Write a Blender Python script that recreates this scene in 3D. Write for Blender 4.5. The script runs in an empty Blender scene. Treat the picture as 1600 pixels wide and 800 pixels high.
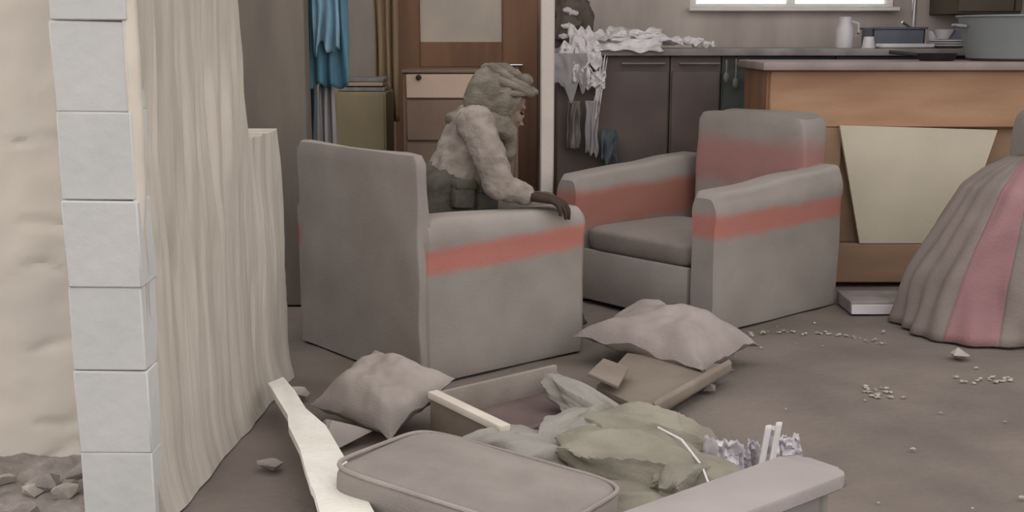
import bpy, bmesh, math, random
from mathutils import Vector, Matrix, Euler, noise

R = random.Random(11)
C = bpy.context.scene.collection
PI = math.pi
SC = bpy.context.scene


def lin(c):
    return tuple(((v / 255) / 12.92 if v / 255 <= .04045 else ((v / 255 + .055) / 1.055) ** 2.4) for v in c)


# ------------------------------------------------------------------ camera, sky, exposure
cam = bpy.data.cameras.new('camera')
cam.sensor_width = 36
cam.lens = 41.0
cam.clip_start = .05
cam_o = bpy.data.objects.new('camera', cam)
cam_o.location = (0, 0, 1.15)
cam_o.rotation_euler = (math.radians(90 - 10.57), 0, 0)
C.objects.link(cam_o)
SC.camera = cam_o

world = bpy.data.worlds.new('hazy_sky')
SC.world = world
world.use_nodes = True
bg = world.node_tree.nodes['Background']
bg.inputs[0].default_value = (1.0, .976, .962, 1)
bg.inputs[1].default_value = 1.0

SC.view_settings.view_transform = 'Standard'
SC.view_settings.look = 'None'
SC.view_settings.gamma = 1
SC.view_settings.use_curve_mapping = False
SC.view_settings.exposure = 0.58


# ------------------------------------------------------------------ materials
MATS = {}


def mat(name, c1, c2=None, scale=6, stretch=(1, 1, 1), rough=.95, bump=.15, bscale=60, dust=0, dustc=(150, 142, 134),
        metal=0, alpha=1, spec=.2, detail=5, lo=.35, hi=.65, band=None, spot=None):
    """dusty noise material. dust: how strongly settled dust covers upward faces.
    band: (axis, z0, z1, soft, slope, colour, strength) a strip of bare upholstery colour.
    stain: (x, y, z, radius, colour) a ball of another colour in object space"""
    if name in MATS:
        return MATS[name]
    m = bpy.data.materials.new(name)
    MATS[name] = m
    m.use_nodes = True
    nt = m.node_tree
    N, L = nt.nodes, nt.links
    b = N['Principled BSDF']
    tc = N.new('ShaderNodeTexCoord')
    mp = N.new('ShaderNodeMapping')
    mp.inputs['Scale'].default_value = stretch
    L.new(tc.outputs['Object'], mp.inputs['Vector'])
    nz = N.new('ShaderNodeTexNoise')
    nz.inputs['Scale'].default_value = scale
    nz.inputs['Detail'].default_value = detail
    L.new(mp.outputs[0], nz.inputs['Vector'])
    rp = N.new('ShaderNodeMapRange')
    rp.inputs[1].default_value = lo
    rp.inputs[2].default_value = hi
    L.new(nz.outputs[0], rp.inputs[0])
    mx = N.new('ShaderNodeMix')
    mx.data_type = 'RGBA'
    mx.inputs[6].default_value = (*lin(c1), 1)
    mx.inputs[7].default_value = (*lin(c2 or tuple(max(0, v - 14) for v in c1)), 1)
    L.new(rp.outputs[0], mx.inputs[0])
    col = mx.outputs[2]

    def math_(op, a, bb=None):
        n = N.new('ShaderNodeMath')
        n.operation = op
        n.use_clamp = False
        for i, v in enumerate((a, bb)):
            if v is None:
                continue
            if isinstance(v, (int, float)):
                n.inputs[i].default_value = v
            else:
                L.new(v, n.inputs[i])
        return n.outputs[0]

    def blend(col, fac, c):
        q = N.new('ShaderNodeMix')
        q.data_type = 'RGBA'
        q.clamp_factor = True
        L.new(fac, q.inputs[0])
        L.new(col, q.inputs[6])
        q.inputs[7].default_value = (*lin(c), 1)
        return q.outputs[2]

    if band or spot:
        sx = N.new('ShaderNodeSeparateXYZ')
        L.new(tc.outputs['Object'], sx.inputs[0])
    if band:
        for (z0, z1, soft, slope, colr, stren) in band:
            nb = N.new('ShaderNodeTexNoise')
            nb.inputs['Scale'].default_value = 9
            L.new(tc.outputs['Object'], nb.inputs['Vector'])
            zz = math_('ADD', sx.outputs[2], math_('MULTIPLY', sx.outputs[0], slope))
            zz = math_('ADD', zz, math_('MULTIPLY', math_('SUBTRACT', nb.outputs[0], .5), soft * 1.6))
            a = N.new('ShaderNodeMapRange')
            a.interpolation_type = 'SMOOTHSTEP'
            a.inputs[1].default_value = z0 - soft
            a.inputs[2].default_value = z0 + soft
            L.new(zz, a.inputs[0])
            d = N.new('ShaderNodeMapRange')
            d.interpolation_type = 'SMOOTHSTEP'
            d.inputs[1].default_value = z1 + soft
            d.inputs[2].default_value = z1 - soft
            L.new(zz, d.inputs[0])
            fac = math_('MULTIPLY', a.outputs[0], d.outputs[0])
            fac = math_('MULTIPLY', fac, stren)
            col = blend(col, fac, colr)
    if spot:
        x, y, z, r, sc = spot
        vs = N.new('ShaderNodeVectorMath')
        vs.operation = 'DISTANCE'
        L.new(tc.outputs['Object'], vs.inputs[0])
        vs.inputs[1].default_value = (x, y, z)
        a = N.new('ShaderNodeMapRange')
        a.inputs[1].default_value = r
        a.inputs[2].default_value = r * .6
        L.new(vs.outputs['Value'], a.inputs[0])
        col = blend(col, a.outputs[0], sc)
    if dust:
        g = N.new('ShaderNodeNewGeometry')
        s2 = N.new('ShaderNodeSeparateXYZ')
        L.new(g.outputs['Normal'], s2.inputs[0])
        a = N.new('ShaderNodeMapRange')
        a.inputs[1].default_value = .35
        a.inputs[2].default_value = .95
        a.inputs[4].default_value = dust
        L.new(s2.outputs[2], a.inputs[0])
        col = blend(col, a.outputs[0], dustc)
    L.new(col, b.inputs['Base Color'])
    b.inputs['Roughness'].default_value = rough
    b.inputs['Metallic'].default_value = metal
    b.inputs['Alpha'].default_value = alpha
    b.inputs['Specular IOR Level'].default_value = spec
    if bump:
        nb = N.new('ShaderNodeTexNoise')
        nb.inputs['Scale'].default_value = bscale
        nb.inputs['Detail'].default_value = 4
        L.new(mp.outputs[0], nb.inputs['Vector'])
        bp = N.new('ShaderNodeBump')
        bp.inputs['Strength'].default_value = bump
        bp.inputs['Distance'].default_value = .01
        L.new(nb.outputs[0], bp.inputs['Height'])
        L.new(bp.outputs[0], b.inputs['Normal'])
    return m


M_FLOOR = mat('dusty_floor', (124, 114, 107), (107, 98, 92), scale=2.2, bump=.5, bscale=35)
M_CREAM = mat('cream_plaster', (206, 197, 184), (199, 190, 182), scale=1.6, bump=.2, bscale=25)
M_BLOCK = mat('whitewashed_block', (194, 192, 189), (186, 186, 184), scale=5, bump=.3, bscale=30)
M_STREAK = mat('combed_plaster', (194, 185, 174), (170, 161, 151), scale=7, stretch=(1, 3, .22), bump=.4, bscale=45)
M_BEAD = mat('plaster_bead', (216, 206, 194), bump=.1)
M_MORTAR = mat('grey_mortar', (150, 146, 140), bump=.4)
M_BACK = mat('grime_wall', (196, 184, 176), (166, 155, 148), scale=3.5, stretch=(1, 1, .25), bump=.2)
M_CEIL = mat('ceiling_plaster', (190, 184, 176))
M_SIDE = mat('side_wall_plaster', (165, 155, 145))
M_SHADEP = mat('shade_toned_partition', (122, 113, 104), (108, 100, 93), scale=4, stretch=(2, 2, .4))  # wall standing in shadow; that shade is put into its colour
GREY = (150, 142, 136)
SAL = (186, 98, 84)
M_UPH = mat('dusty_upholstery', GREY, (140, 132, 126), scale=5, bump=.25, bscale=220, dust=.35, dustc=(156, 147, 140))
M_ARM = mat('dusty_upholstery_arm', GREY, (140, 132, 126), scale=5, bump=.25, bscale=220, dust=.5, dustc=(156, 147, 140),
            band=[(.388, .470, .018, -.035, SAL, .66)])
M_ARM2 = mat('dusty_upholstery_arm_two', GREY, (140, 132, 126), scale=5, bump=.25, bscale=220, dust=.5, dustc=(156, 147, 140),
             band=[(.385, .478, .02, .02, (176, 104, 91), .74)])
M_ARM3 = mat('dusty_upholstery_arm_three', GREY, (140, 132, 126), scale=5, bump=.25, bscale=220, dust=.5, dustc=(156, 147, 140),
             band=[(.33, .50, .025, .02, (164, 98, 82), .74)])
M_BACK2 = mat('dusty_upholstery_back', GREY, (140, 132, 126), scale=5, bump=.25, bscale=220, dust=.5,
              band=[(.50, .70, .05, 0, (156, 108, 104), .8)])
M_SEAT2 = mat('dusty_upholstery_seat', (128, 118, 112), (116, 106, 100), scale=5, bump=.3, bscale=200, dust=.4)
M_MAUVEC = mat('mauve_back_cushion', (136, 114, 112), (122, 102, 101), scale=5, bump=.3, bscale=160)
M_PILL = mat('dusty_pillow', (158, 148, 142), (144, 135, 129), scale=6, bump=.3, bscale=160)
M_PILL2 = mat('dusty_pillow_mauve', (160, 148, 143), (144, 134, 130), scale=6, bump=.3, bscale=160)
M_SLAB = mat('dusty_seat_cushion', (152, 143, 137), (136, 128, 122), scale=5, bump=.3, bscale=160)
M_CLOTH = mat('olive_dust_cloth', (146, 140, 126), (128, 122, 110), scale=6, bump=.3, bscale=120)
M_CLOTH2 = mat('grey_dust_cloth', (152, 147, 140), (136, 131, 124), scale=6, bump=.3, bscale=120)
M_PALEWOOD = mat('pale_splintered_wood', (236, 232, 224), (220, 214, 204), scale=5, stretch=(1, 1, 1), bump=.35, bscale=60)
M_DRAWER_IN = mat('drawer_inside', (116, 100, 96), (100, 86, 84), scale=7, bump=.2)
M_DRAWER = mat('drawer_edge_wood', (152, 142, 134), (134, 124, 116), scale=6, bump=.2)
M_CARD = mat('cardboard', (128, 116, 104), (114, 102, 92), scale=6, dust=.2)
M_CARDE = mat('cardboard_edge', (140, 128, 118))
M_BENCH = mat('lilac_grey_laminate', (160, 151, 148), (148, 140, 138), scale=4, bump=.15)
M_BENCHL = mat('bench_leg_paint', (138, 132, 128))
M_PLAST = mat('crinkled_plastic', (222, 216, 222), (190, 184, 190), rough=.3, alpha=.7, spec=.5, bump=.4, bscale=30)
M_PLASTW = mat('white_plastic_strip', (222, 216, 216), rough=.4)
M_RUBBLE = mat('grey_rubble', (156, 148, 142), (128, 120, 114), scale=9, bump=.8, bscale=40)
M_RUBBLE2 = mat('pale_rubble', (176, 168, 158), (158, 150, 142), scale=9, bump=.6, bscale=40)
M_ORANGE = mat('orange_wood', (172, 136, 110), (152, 116, 92), scale=3, stretch=(.6, 1, 3), bump=.1, rough=.6)
M_ORANGE2 = mat('dull_brown_wood', (156, 126, 102), (138, 112, 92), scale=3, stretch=(.6, 1, 3), bump=.1, rough=.7)
M_TOP = mat('pinkish_worktop', (154, 138, 132), (138, 124, 119), scale=6, rough=.6)
M_PANEL = mat('cream_board', (200, 190, 170), (188, 179, 160), scale=2.5, bump=.08, rough=.7)
M_MAUVE = mat('mauve_cover', (140, 128, 122), (126, 115, 110), scale=5, bump=.3, bscale=120)
M_PINK = mat('pink_cover', (156, 120, 121), (144, 108, 111), scale=5, bump=.3, bscale=120)
M_DOORW = mat('brown_door_wood', (150, 112, 88), (128, 96, 78), scale=3, stretch=(3, 3, .4), rough=.6)
M_DOORP = mat('frosted_panel', (212, 198, 184), (198, 186, 172), scale=5, rough=.5)
M_CHEST = mat('umber_wood', (130, 110, 96), (114, 96, 84), scale=3, rough=.7)
M_CHESTP = mat('pale_drawer_front', (196, 172, 154), (182, 158, 140), scale=3, rough=.7)
M_POST = mat('white_painted_post', (206, 194, 186), (190, 180, 172), scale=3, rough=.6)
M_BLUE = mat('teal_blue_towel', (88, 128, 144), (72, 108, 126), scale=9, stretch=(2, 2, .5))
M_LBLUE = mat('pale_blue_towel', (138, 166, 182), (104, 138, 160), scale=9, stretch=(3, 3, .4))
M_SLATE = mat('slate_cloth', (92, 102, 108), (80, 88, 94), scale=9, stretch=(2, 2, .4))
M_PALE = mat('pale_grey_cloth', (158, 154, 154), (140, 136, 138), scale=9, stretch=(2, 2, .4))
M_OLIVE = mat('khaki_paint', (164, 150, 120), (148, 136, 110), scale=3)
M_GOLD = mat('tan_curtain', (164, 142, 114), (142, 120, 96), scale=5, stretch=(3, 3, .3))
M_PAPER = mat('white_torn_sheet', (232, 226, 226), (200, 192, 194), scale=10, rough=.6)
M_KDARK = mat('dark_brown_cabinet', (108, 96, 91), (95, 84, 80), scale=4, rough=.7)
M_KGREEN = mat('dark_green_cabinet', (84, 88, 83), (72, 76, 72), scale=4, rough=.7)
M_KTOP = mat('stone_worktop', (150, 142, 140), (120, 114, 112), scale=8, rough=.5)
M_RAIL = mat('dull_metal_rail', (124, 118, 114), metal=.4, rough=.5)
M_CHROME = mat('chrome', (220, 218, 220), metal=.9, rough=.2, bump=0)
M_POT = mat('grey_enamel', (134, 138, 138), (120, 124, 126), scale=2, rough=.45, bump=.05, spec=.5)
M_CHINA = mat('white_china', (214, 210, 212), rough=.3, spec=.5, bump=0)
M_TUB = mat('blue_grey_plastic', (98, 100, 112), rough=.4, spec=.4)
M_PAN = mat('black_pan', (52, 50, 50), rough=.6)
M_CUPB = mat('brown_cupboard', (96, 88, 76), (84, 78, 68), scale=3)
M_FRAME = mat('white_window_frame', (238, 234, 228), rough=.5)
M_JACKET = mat('dusty_jacket', (148, 138, 129), (124, 114, 107), scale=12, bump=.5, bscale=70, dust=.3, dustc=(176, 166, 154))
M_VEST = mat('olive_vest', (92, 88, 78), (74, 71, 63), scale=12, bump=.5, bscale=60)
M_TROUS = mat('dusty_trousers', (112, 104, 96), (98, 92, 84), scale=9)
M_SHOE = mat('dark_shoe', (62, 56, 52))
M_SCARF = mat('dusty_headscarf', (128, 119, 107), (100, 92, 83), scale=14, stretch=(1, 1, 2.5), bump=.5, bscale=60)
M_SKIN = mat('dusty_skin', (142, 122, 108), (124, 106, 94), scale=10, bump=.1, spot=(.165, -.405, .565, .13, (66, 52, 46)))  # darker brown over the right hand
M_EYE = mat('eye_dark', (58, 48, 42), rough=.3, bump=0)


def glass_mat():
    m = bpy.data.materials.new('window_glass')
    m.use_nodes = True
    b = m.node_tree.nodes['Principled BSDF']
    b.inputs['Base Color'].default_value = (.9, .92, .92, 1)
    b.inputs['Roughness'].default_value = .05
    b.inputs['Alpha'].default_value = .25
    return m


M_GLASS = glass_mat()


# ------------------------------------------------------------------ mesh helpers
def tag(o, label=None, cat=None, group=None, kind=None):
    for k, v in (('label', label), ('category', cat), ('group', group), ('kind', kind)):
        if v:
            o[k] = v
    return o


def empty(name, loc=(0, 0, 0), rz=0):
    o = bpy.data.objects.new(name, None)
    o.location = loc
    o.rotation_euler = (0, 0, rz)
    o.empty_display_size = .05
    C.objects.link(o)
    return o


def obj(name, bm, m, parent=None, smooth=True, loc=None, rot=None):
    me = bpy.data.meshes.new(name)
    bmesh.ops.recalc_face_normals(bm, faces=bm.faces)
    for f in bm.faces:
        f.smooth = smooth
    bm.to_mesh(me)
    bm.free()
    me.materials.append(m)
    if smooth:
        try:
            me.set_sharp_from_angle(angle=math.radians(38))
        except Exception:
            pass
    o = bpy.data.objects.new(name, me)
    C.objects.link(o)
    if parent:
        o.parent = parent
    if loc:
        o.location = loc
    if rot:
        o.rotation_euler = rot
    return o


def BM():
    return bmesh.new()


def box(bm, x0, x1, y0, y1, z0, z1, bev=.004, seg=1, M=None):
    r = bmesh.ops.create_cube(bm, size=1)
    vs = r['verts']
    for v in vs:
        v.co = Vector(((x0 + x1) / 2 + v.co.x * (x1 - x0), (y0 + y1) / 2 + v.co.y * (y1 - y0), (z0 + z1) / 2 + v.co.z * (z1 - z0)))
    if bev:
        es = list({e for v in vs for e in v.link_edges})
        rr = bmesh.ops.bevel(bm, geom=es, offset=bev, segments=seg, profile=.5, affect='EDGES')
        vs = list({v for f in rr['faces'] for v in f.verts} | {v for v in vs if v.is_valid})
    if M:
        for v in vs:
            v.co = M @ v.co
    return vs


def boxobj(name, dims, m, parent=None, bev=.004, seg=1, **k):
    bm = BM()
    box(bm, *dims, bev=bev, seg=seg)
    return obj(name, bm, m, parent, **k)


def tube(bm, pts, rad, n=10):
    pts = [Vector(p) for p in pts]
    if not hasattr(rad, '__len__'):
        rad = [rad] * len(pts)
    rings = []
    for i, p in enumerate(pts):
        d = (pts[min(i + 1, len(pts) - 1)] - pts[max(i - 1, 0)]).normalized()
        up = Vector((0, 0, 1)) if abs(d.z) < .9 else Vector((1, 0, 0))
        a = d.cross(up).normalized()
        b = d.cross(a)
        rings.append([bm.verts.new(p + (a * math.cos(2 * PI * k / n) + b * math.sin(2 * PI * k / n)) * rad[i]) for k in range(n)])
    for r0, r1 in zip(rings, rings[1:]):
        for k in range(n):
            bm.faces.new((r0[k], r0[(k + 1) % n], r1[(k + 1) % n], r1[k]))
    bm.faces.new(rings[0])
    bm.faces.new(rings[-1])


def lathe(bm, prof, n=28, c=(0, 0, 0)):
    rings = []
    for r, z in prof:
        if r < 1e-5:
            rings.append([bm.verts.new((c[0], c[1], c[2] + z))])
        else:
            rings.append([bm.verts.new((c[0] + r * math.cos(2 * PI * k / n), c[1] + r * math.sin(2 * PI * k / n), c[2] + z)) for k in range(n)])
    for a, b in zip(rings, rings[1:]):
        for k in range(n):
            if len(a) == 1 and len(b) == 1:
                continue
            if len(a) == 1:
                bm.faces.new((a[0], b[k], b[(k + 1) % n]))
            elif len(b) == 1:
                bm.faces.new((a[k], a[(k + 1) % n], b[0]))
            else:
                bm.faces.new((a[k], a[(k + 1) % n], b[(k + 1) % n], b[k]))


def prism(bm, top, th, bev=.004):
    """solid from a top outline (3-D points, any order round) dropped by th"""
    t = [bm.verts.new(p) for p in top]
    b = [bm.verts.new((p[0], p[1], p[2] - th)) for p in top]
    n = len(t)
    fs = [bm.faces.new(t), bm.faces.new(b[::-1])]
    for i in range(n):
        fs.append(bm.faces.new((t[i], b[i], b[(i + 1) % n], t[(i + 1) % n])))
    if bev:
        bmesh.ops.bevel(bm, geom=list({e for f in fs for e in f.edges}), offset=bev, segments=2, profile=.5, affect='EDGES')


def nz(p, s=1.0, seed=0):
    return noise.noise(Vector((p[0] * s + seed * 7.3, p[1] * s - seed * 3.1, p[2] * s + seed * 1.7)))


def sgnpow(v, e):
    return math.copysign(abs(v) ** e, v)


def cushion(bm, sx, sy, sz, M, e1=.35, e2=.8, amp=.012, freq=6, seed=0, n=40, m=22, edge=.0, sag=None):
    """superellipsoid cushion, half sizes sx, sy, sz; e1 plan squareness, e2 side roundness"""
    rings = []
    for i in range(m + 1):
        ph = -PI / 2 + PI * i / m
        cp, sp = sgnpow(math.cos(ph), e2), sgnpow(math.sin(ph), e2)
        row = []
        for k in range(n):
            th = 2 * PI * k / n
            x, y, z = sx * cp * sgnpow(math.cos(th), e1), sy * cp * sgnpow(math.sin(th), e1), sz * sp
            if edge:
                q = abs(math.sin(2 * th)) ** 4
                x *= 1 + edge * q
                y *= 1 + edge * q
                z *= 1 - .5 * q * cp
            if sag:
                z += sag(x / sx, y / sy)
            d = amp * (nz((x, y, z), freq, seed) + .5 * nz((x, y, z), freq * 2.3, seed + 3))
            p = Vector((x, y, z))
            p += p.normalized() * d
            row.append(p)
        rings.append(row)
    vr = []
    for i, row in enumerate(rings):
        if i in (0, m):
            c = sum(row, Vector()) / n
            vr.append([bm.verts.new(M @ c)])
        else:
            vr.append([bm.verts.new(M @ p) for p in row])
    for a, b in zip(vr, vr[1:]):
        for k in range(n):
            if len(a) == 1:
                bm.faces.new((a[0], b[k], b[(k + 1) % n]))
            elif len(b) == 1:
                bm.faces.new((a[k], a[(k + 1) % n], b[0]))
            else:
                bm.faces.new((a[k], a[(k + 1) % n], b[(k + 1) % n], b[k]))


def TRS(loc=(0, 0, 0), rot=(0, 0, 0), s=(1, 1, 1)):
    return Matrix.Translation(loc) @ Euler([math.radians(a) for a in rot]).to_matrix().to_4x4() @ Matrix.Diagonal((*s, 1))


def crumple(bm, M, amp=.25, freq=2.2, seed=0, sub=4, flat=None, dirn=(1, 1, 1)):
    """a fabric lump: unit ball with long ridged folds, then placed by M"""
    r = bmesh.ops.create_icosphere(bm, subdivisions=sub, radius=1)
    for v in r['verts']:
        p = v.co.copy()
        q = Vector((p.x * dirn[0], p.y * dirn[1], p.z * dirn[2]))
        w = Vector((nz(q, 1.1, seed + 9), nz(q, 1.1, seed + 14), nz(q, 1.1, seed + 21))) * .6
        a = 1 - abs(nz(q + w, freq, seed)) * 2
        b = 1 - abs(nz(q + w, freq * 2.1, seed + 5)) * 2
        k = 1 + amp * (a - .4) + amp * .2 * (b - .4)
        p = p * k
        if flat is not None and p.z < flat:
            p.z = flat + (p.z - flat) * .15
        v.co = M @ p


def rock(bm, c, r, seed, flat=1.0):
    rr = random.Random(seed)
    vs = []
    for _ in range(14):
        d = Vector((rr.gauss(0, 1), rr.gauss(0, 1), rr.gauss(0, 1))).normalized()
        vs.append(bm.verts.new((c[0] + d.x * r * rr.uniform(.7, 1.2), c[1] + d.y * r * rr.uniform(.7, 1.2), c[2] + d.z * r * flat * rr.uniform(.6, 1))))
    h = bmesh.ops.convex_hull(bm, input=vs)
    bmesh.ops.delete(bm, geom=[g for g in h['geom_interior'] if isinstance(g, bmesh.types.BMVert)], context='VERTS')


def grid(bm, nu, nv, fn, wrap=False):
    rows = [[bm.verts.new(fn(u / nu, v / nv)) for u in range(nu + (0 if wrap else 1))] for v in range(nv + 1)]
    w = len(rows[0])
    for a, b in zip(rows, rows[1:]):
        for k in range(w if wrap else w - 1):
            bm.faces.new((a[k], a[(k + 1) % w], b[(k + 1) % w], b[k]))
    return rows


def solid(o, t, off=0):
    m = o.modifiers.new('thickness', 'SOLIDIFY')
    m.thickness = t
    m.offset = off
    return o


def hang_cloth(name, x0, x1, y, z0, z1, m, parent=None, folds=5, amp=.012, seed=0, ragged=.0, nu=48, nv=30):
    bm = BM()

    def fn(u, v):
        x = x0 + (x1 - x0) * u
        zb = z0 + ragged * nz((u * 5, 0, 0), 1, seed)
        z = z1 + (zb - z1) * v
        d = amp * (.4 + .8 * v) * math.sin(u * folds * 2 * PI + 2 * nz((u * 3, v * 1.5, 0), 1, seed)) + amp * nz((u * 4, v * 3, 2), 1, seed)
        return (x + .01 * nz((u * 2, v * 3, 5), 1, seed), y + d, z)
    grid(bm, nu, nv, fn)
    return solid(obj(name, bm, m, parent), .006)


# ------------------------------------------------------------------ the setting
bm = BM()


def floor_pt(u, v):
    x, y = -8 + 16 * u, -6 + 13 * v
    z = .006 * nz((x, y, 0), 3) + .004 * nz((x, y, 0), 9) + .004 * nz((x, y, 1), 1)
    return (x, y, z - .006)


grid(bm, 330, 270, floor_pt)
tag(obj('floor', bm, M_FLOOR), 'bare dusty brown floor of the ruined room', kind='structure')

# streaky wall stub on the left: block end, combed plaster coat
wl = empty('wall_left')
tag(wl, 'broken wall stub with whitewashed block end and combed plaster side', kind='structure')
core = BM()
box(core, -1.0, -.868, 2.66, 3.84, 0, .84, 0)
box(core, -1.0, -.868, 2.66, 3.46, .84, 1.8, 0)  # top of the stub, out of view, cut low to admit sky light
obj('core', core, M_MORTAR, wl, smooth=False)


def yend(z, e):
    return e + .014 * nz((0, 0, z), 9, 4) + .008 * nz((0, 0, z), 31, 2)


def ridge(y, z):
    w = .05 * nz((y, z, 0), 2.2, 3) + .012 * nz((y, z, 0), 9, 5)
    q = (y + w + .03 * z)
    a = noise.noise(Vector((q * 19, z * 1.0, 3.1)))
    b = noise.noise(Vector((q * 41, z * 1.9, 7.7)))
    c = noise.noise(Vector((q * 8, z * 3.0, 1.3)))
    fade = min(1, max(.05, (z - .10 - .22 * (3.9 - y)) / .25 + .3 * nz((y, z, 0), 5, 8)))
    return fade * (.014 * a + .011 * b) + .012 * c


def coat(y0, y1, z1):
    def fn(u, v):
        z = z1 * v ** 1.25
        e = yend(z, y1) - (.03 * max(0, z - .85) if y1 < 3.7 else 0)
        y = y0 + (e - y0) * u
        if v == 1:
            z += .012 * nz((y, 0, 0), 20, 1)
        base = -.853 + .075 * (y - 2.62) / 1.26
        toe = .025 * max(0, 1 - z / .16) ** 2
        return (base + ridge(y, z) + toe, y, z)
    return fn


for nu, nv, y0, y1, z1 in ((140, 170, 2.655, 3.53, 1.81), (70, 90, 3.49, 3.89, .852)):
    bm = BM()
    rows = grid(bm, nu, nv, coat(y0, y1, z1))
    for side in (0, -1):                                  # give the coat an edge of its own thickness
        prev = None
        for r in rows:
            v = r[side]
            n = bm.verts.new((-.9, v.co.y + (.01 if side else 0), v.co.z))
            if prev:
                bm.faces.new((prev[0], v, n, prev[1]))
            prev = (v, n)
    prev = None
    for v in rows[-1]:
        n = bm.verts.new((-.9, v.co.y, v.co.z))
        if prev:
            bm.faces.new((prev[0], v, n, prev[1]))
        prev = (v, n)
    obj('plaster_coat', bm, M_STREAK, wl)['label'] = 'combed grey beige plaster with ragged broken edge'
bm = BM()
box(bm, -.085, .085, -.09, .09, -.0995, .0995, .0035, 1)
for v in bm.verts:
    v.co += Vector((1, 1, 1)) * .003 * nz(v.co, 25)
blk = obj('block', bm, M_BLOCK, wl)
blk['label'] = 'whitewashed block'
for i in range(9):
    o = blk if i == 0 else blk.copy()
    if i:
        C.objects.link(o)
        o.parent = wl
    o.location = (-.936 + R.uniform(-.003, .003), 2.71 + R.uniform(-.006, .006), .1 + .2 * i - .012)
    o.rotation_euler = (0, 0, (PI if i % 2 else 0) + R.uniform(-.015, .015))
bm = BM()
grid(bm, 4, 60, lambda u, v: (-.862 + .020 * u * min(1, .2 + v * 5) + .004 * nz((u, v * 9, 0), 1), 2.632 + .03 * u * u, .66 + 1.14 * v))
solid(obj('corner_bead', bm, M_BEAD, wl), .012)['label'] = 'pale plaster corner bead'

bm = BM()


def cream(u, v):
    x, z = -6 + 5.02 * u, (1.75 + .12 * nz((u * 9, 0, 0), 1)) * v  # ragged top, out of view, kept low so sky light reaches the armchair
    d = .01 * nz((x, z, 0), 4) + .006 * nz((x, z, 3), 13)
    if -1.3 < x < -1.02:
        d += .012 * max(0, 1 - abs(nz((x * .6, z, 5), 6)) * 14)
    return (x, 3.05 + d, z)


rows = grid(bm, 180, 120, cream)
box(bm, -6, -.985, 3.075, 3.22, 0, 1.64, 0)
tag(obj('wall_front', bm, M_CREAM), 'cream plastered outer wall left of the broken stub', kind='structure')
bm = BM()
box(bm, -3.4, -3.25, 3.2, 6.95, 0, 1.7, 0)  # unseen side wall, also kept low for the sky light
tag(obj('wall_room_left', bm, M_SIDE, smooth=False), 'plastered side wall inside the room', kind='structure')
boxobj('wall_right', (3.3, 3.45, 4.6, 7, 0, 2.75), M_SIDE, bev=0, smooth=False)['kind'] = 'structure'  # unseen; front part left open to brighten the room
boxobj('ceiling', (-3.4, 3.45, 5.0, 7, 2.75, 2.9), M_CEIL, bev=0, smooth=False)['kind'] = 'structure'  # unseen; front part left off so the sky lights the room from above
bm = BM()
box(bm, -3.4, 1.02, 6.85, 7, 0, 2.75, 0)
box(bm, 2.2, 3.45, 6.85, 7, 0, 2.75, 0)
box(bm, 1.02, 2.2, 6.85, 7, 0, 1.315, 0)
box(bm, 1.02, 2.2, 6.85, 7, 2.2, 2.75, 0)
tag(obj('wall_back', bm, M_BACK, smooth=False), 'stained kitchen back wall with a window', kind='structure')
w = empty('window_1', (1.61, 6.9, 1.315))
tag(w, 'bright window above the kitchen worktop', kind='structure')
bm = BM()
for d in ((-.588, .588, -.03, .03, 0.012, .03), (-.588, .588, -.03, .03, .83, .868), (-.588, -.55, -.027, .027, 0.029, .84), (.55, .588, -.027, .027, .029, .84), (-.02, .02, -.027, .027, .029, .84)):
    box(bm, *d, bev=.003)
obj('window_frame', bm, M_FRAME, w, smooth=False)
boxobj('window_sill', (-.6, .6, -.12, .04, -.012, .012), M_FRAME, w, bev=.004)
for x0, x1 in ((-.55, -.02), (.02, .55)):
    boxobj('pane', (x0, x1, -.004, .004, .028, .84), M_GLASS, w, bev=0)

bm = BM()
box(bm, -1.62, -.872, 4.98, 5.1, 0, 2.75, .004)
tag(obj('wall_partition', bm, M_SHADEP), 'partition coloured dark for shade behind the broken wall stub', kind='structure')
bm = BM()
box(bm, .128, .19, 5.28, 5.34, 0, 2.75, .006)
tag(obj('trim_1', bm, M_POST), 'white painted upright post behind the seated person', kind='structure')

# door on the back wall
d = empty('door_1', (0, 6.85, 0))
tag(d, 'brown wooden door with a pale frosted pane', kind='structure')
bm = BM()
for q in ((-.675, -.53, -.05, 0, 0, 2.1), (-.055, .15, -.05, 0, 0, 2.1), (-.53, -.055, -.05, 0, .985, 1.13), (-.53, -.055, -.05, 0, 0, .2), (-.53, -.055, -.05, 0, 1.95, 2.1)):
    box(bm, *q, bev=.006)
obj('door_frame', bm, M_DOORW, d, smooth=False)
boxobj('pane', (-.53, -.055, -.025, -.01, 1.12, 1.96), M_DOORP, d)['label'] = 'pale frosted pane'
boxobj('panel', (-.53, -.055, -.03, -.01, .2, .99), M_DOORW, d)
bm = BM()
tube(bm, [(-.02, -.05, 1.0), (-.02, -.09, 1.0), (.06, -.095, 1.0)], .01)
obj('door_handle', bm, M_CHROME, d)

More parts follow.
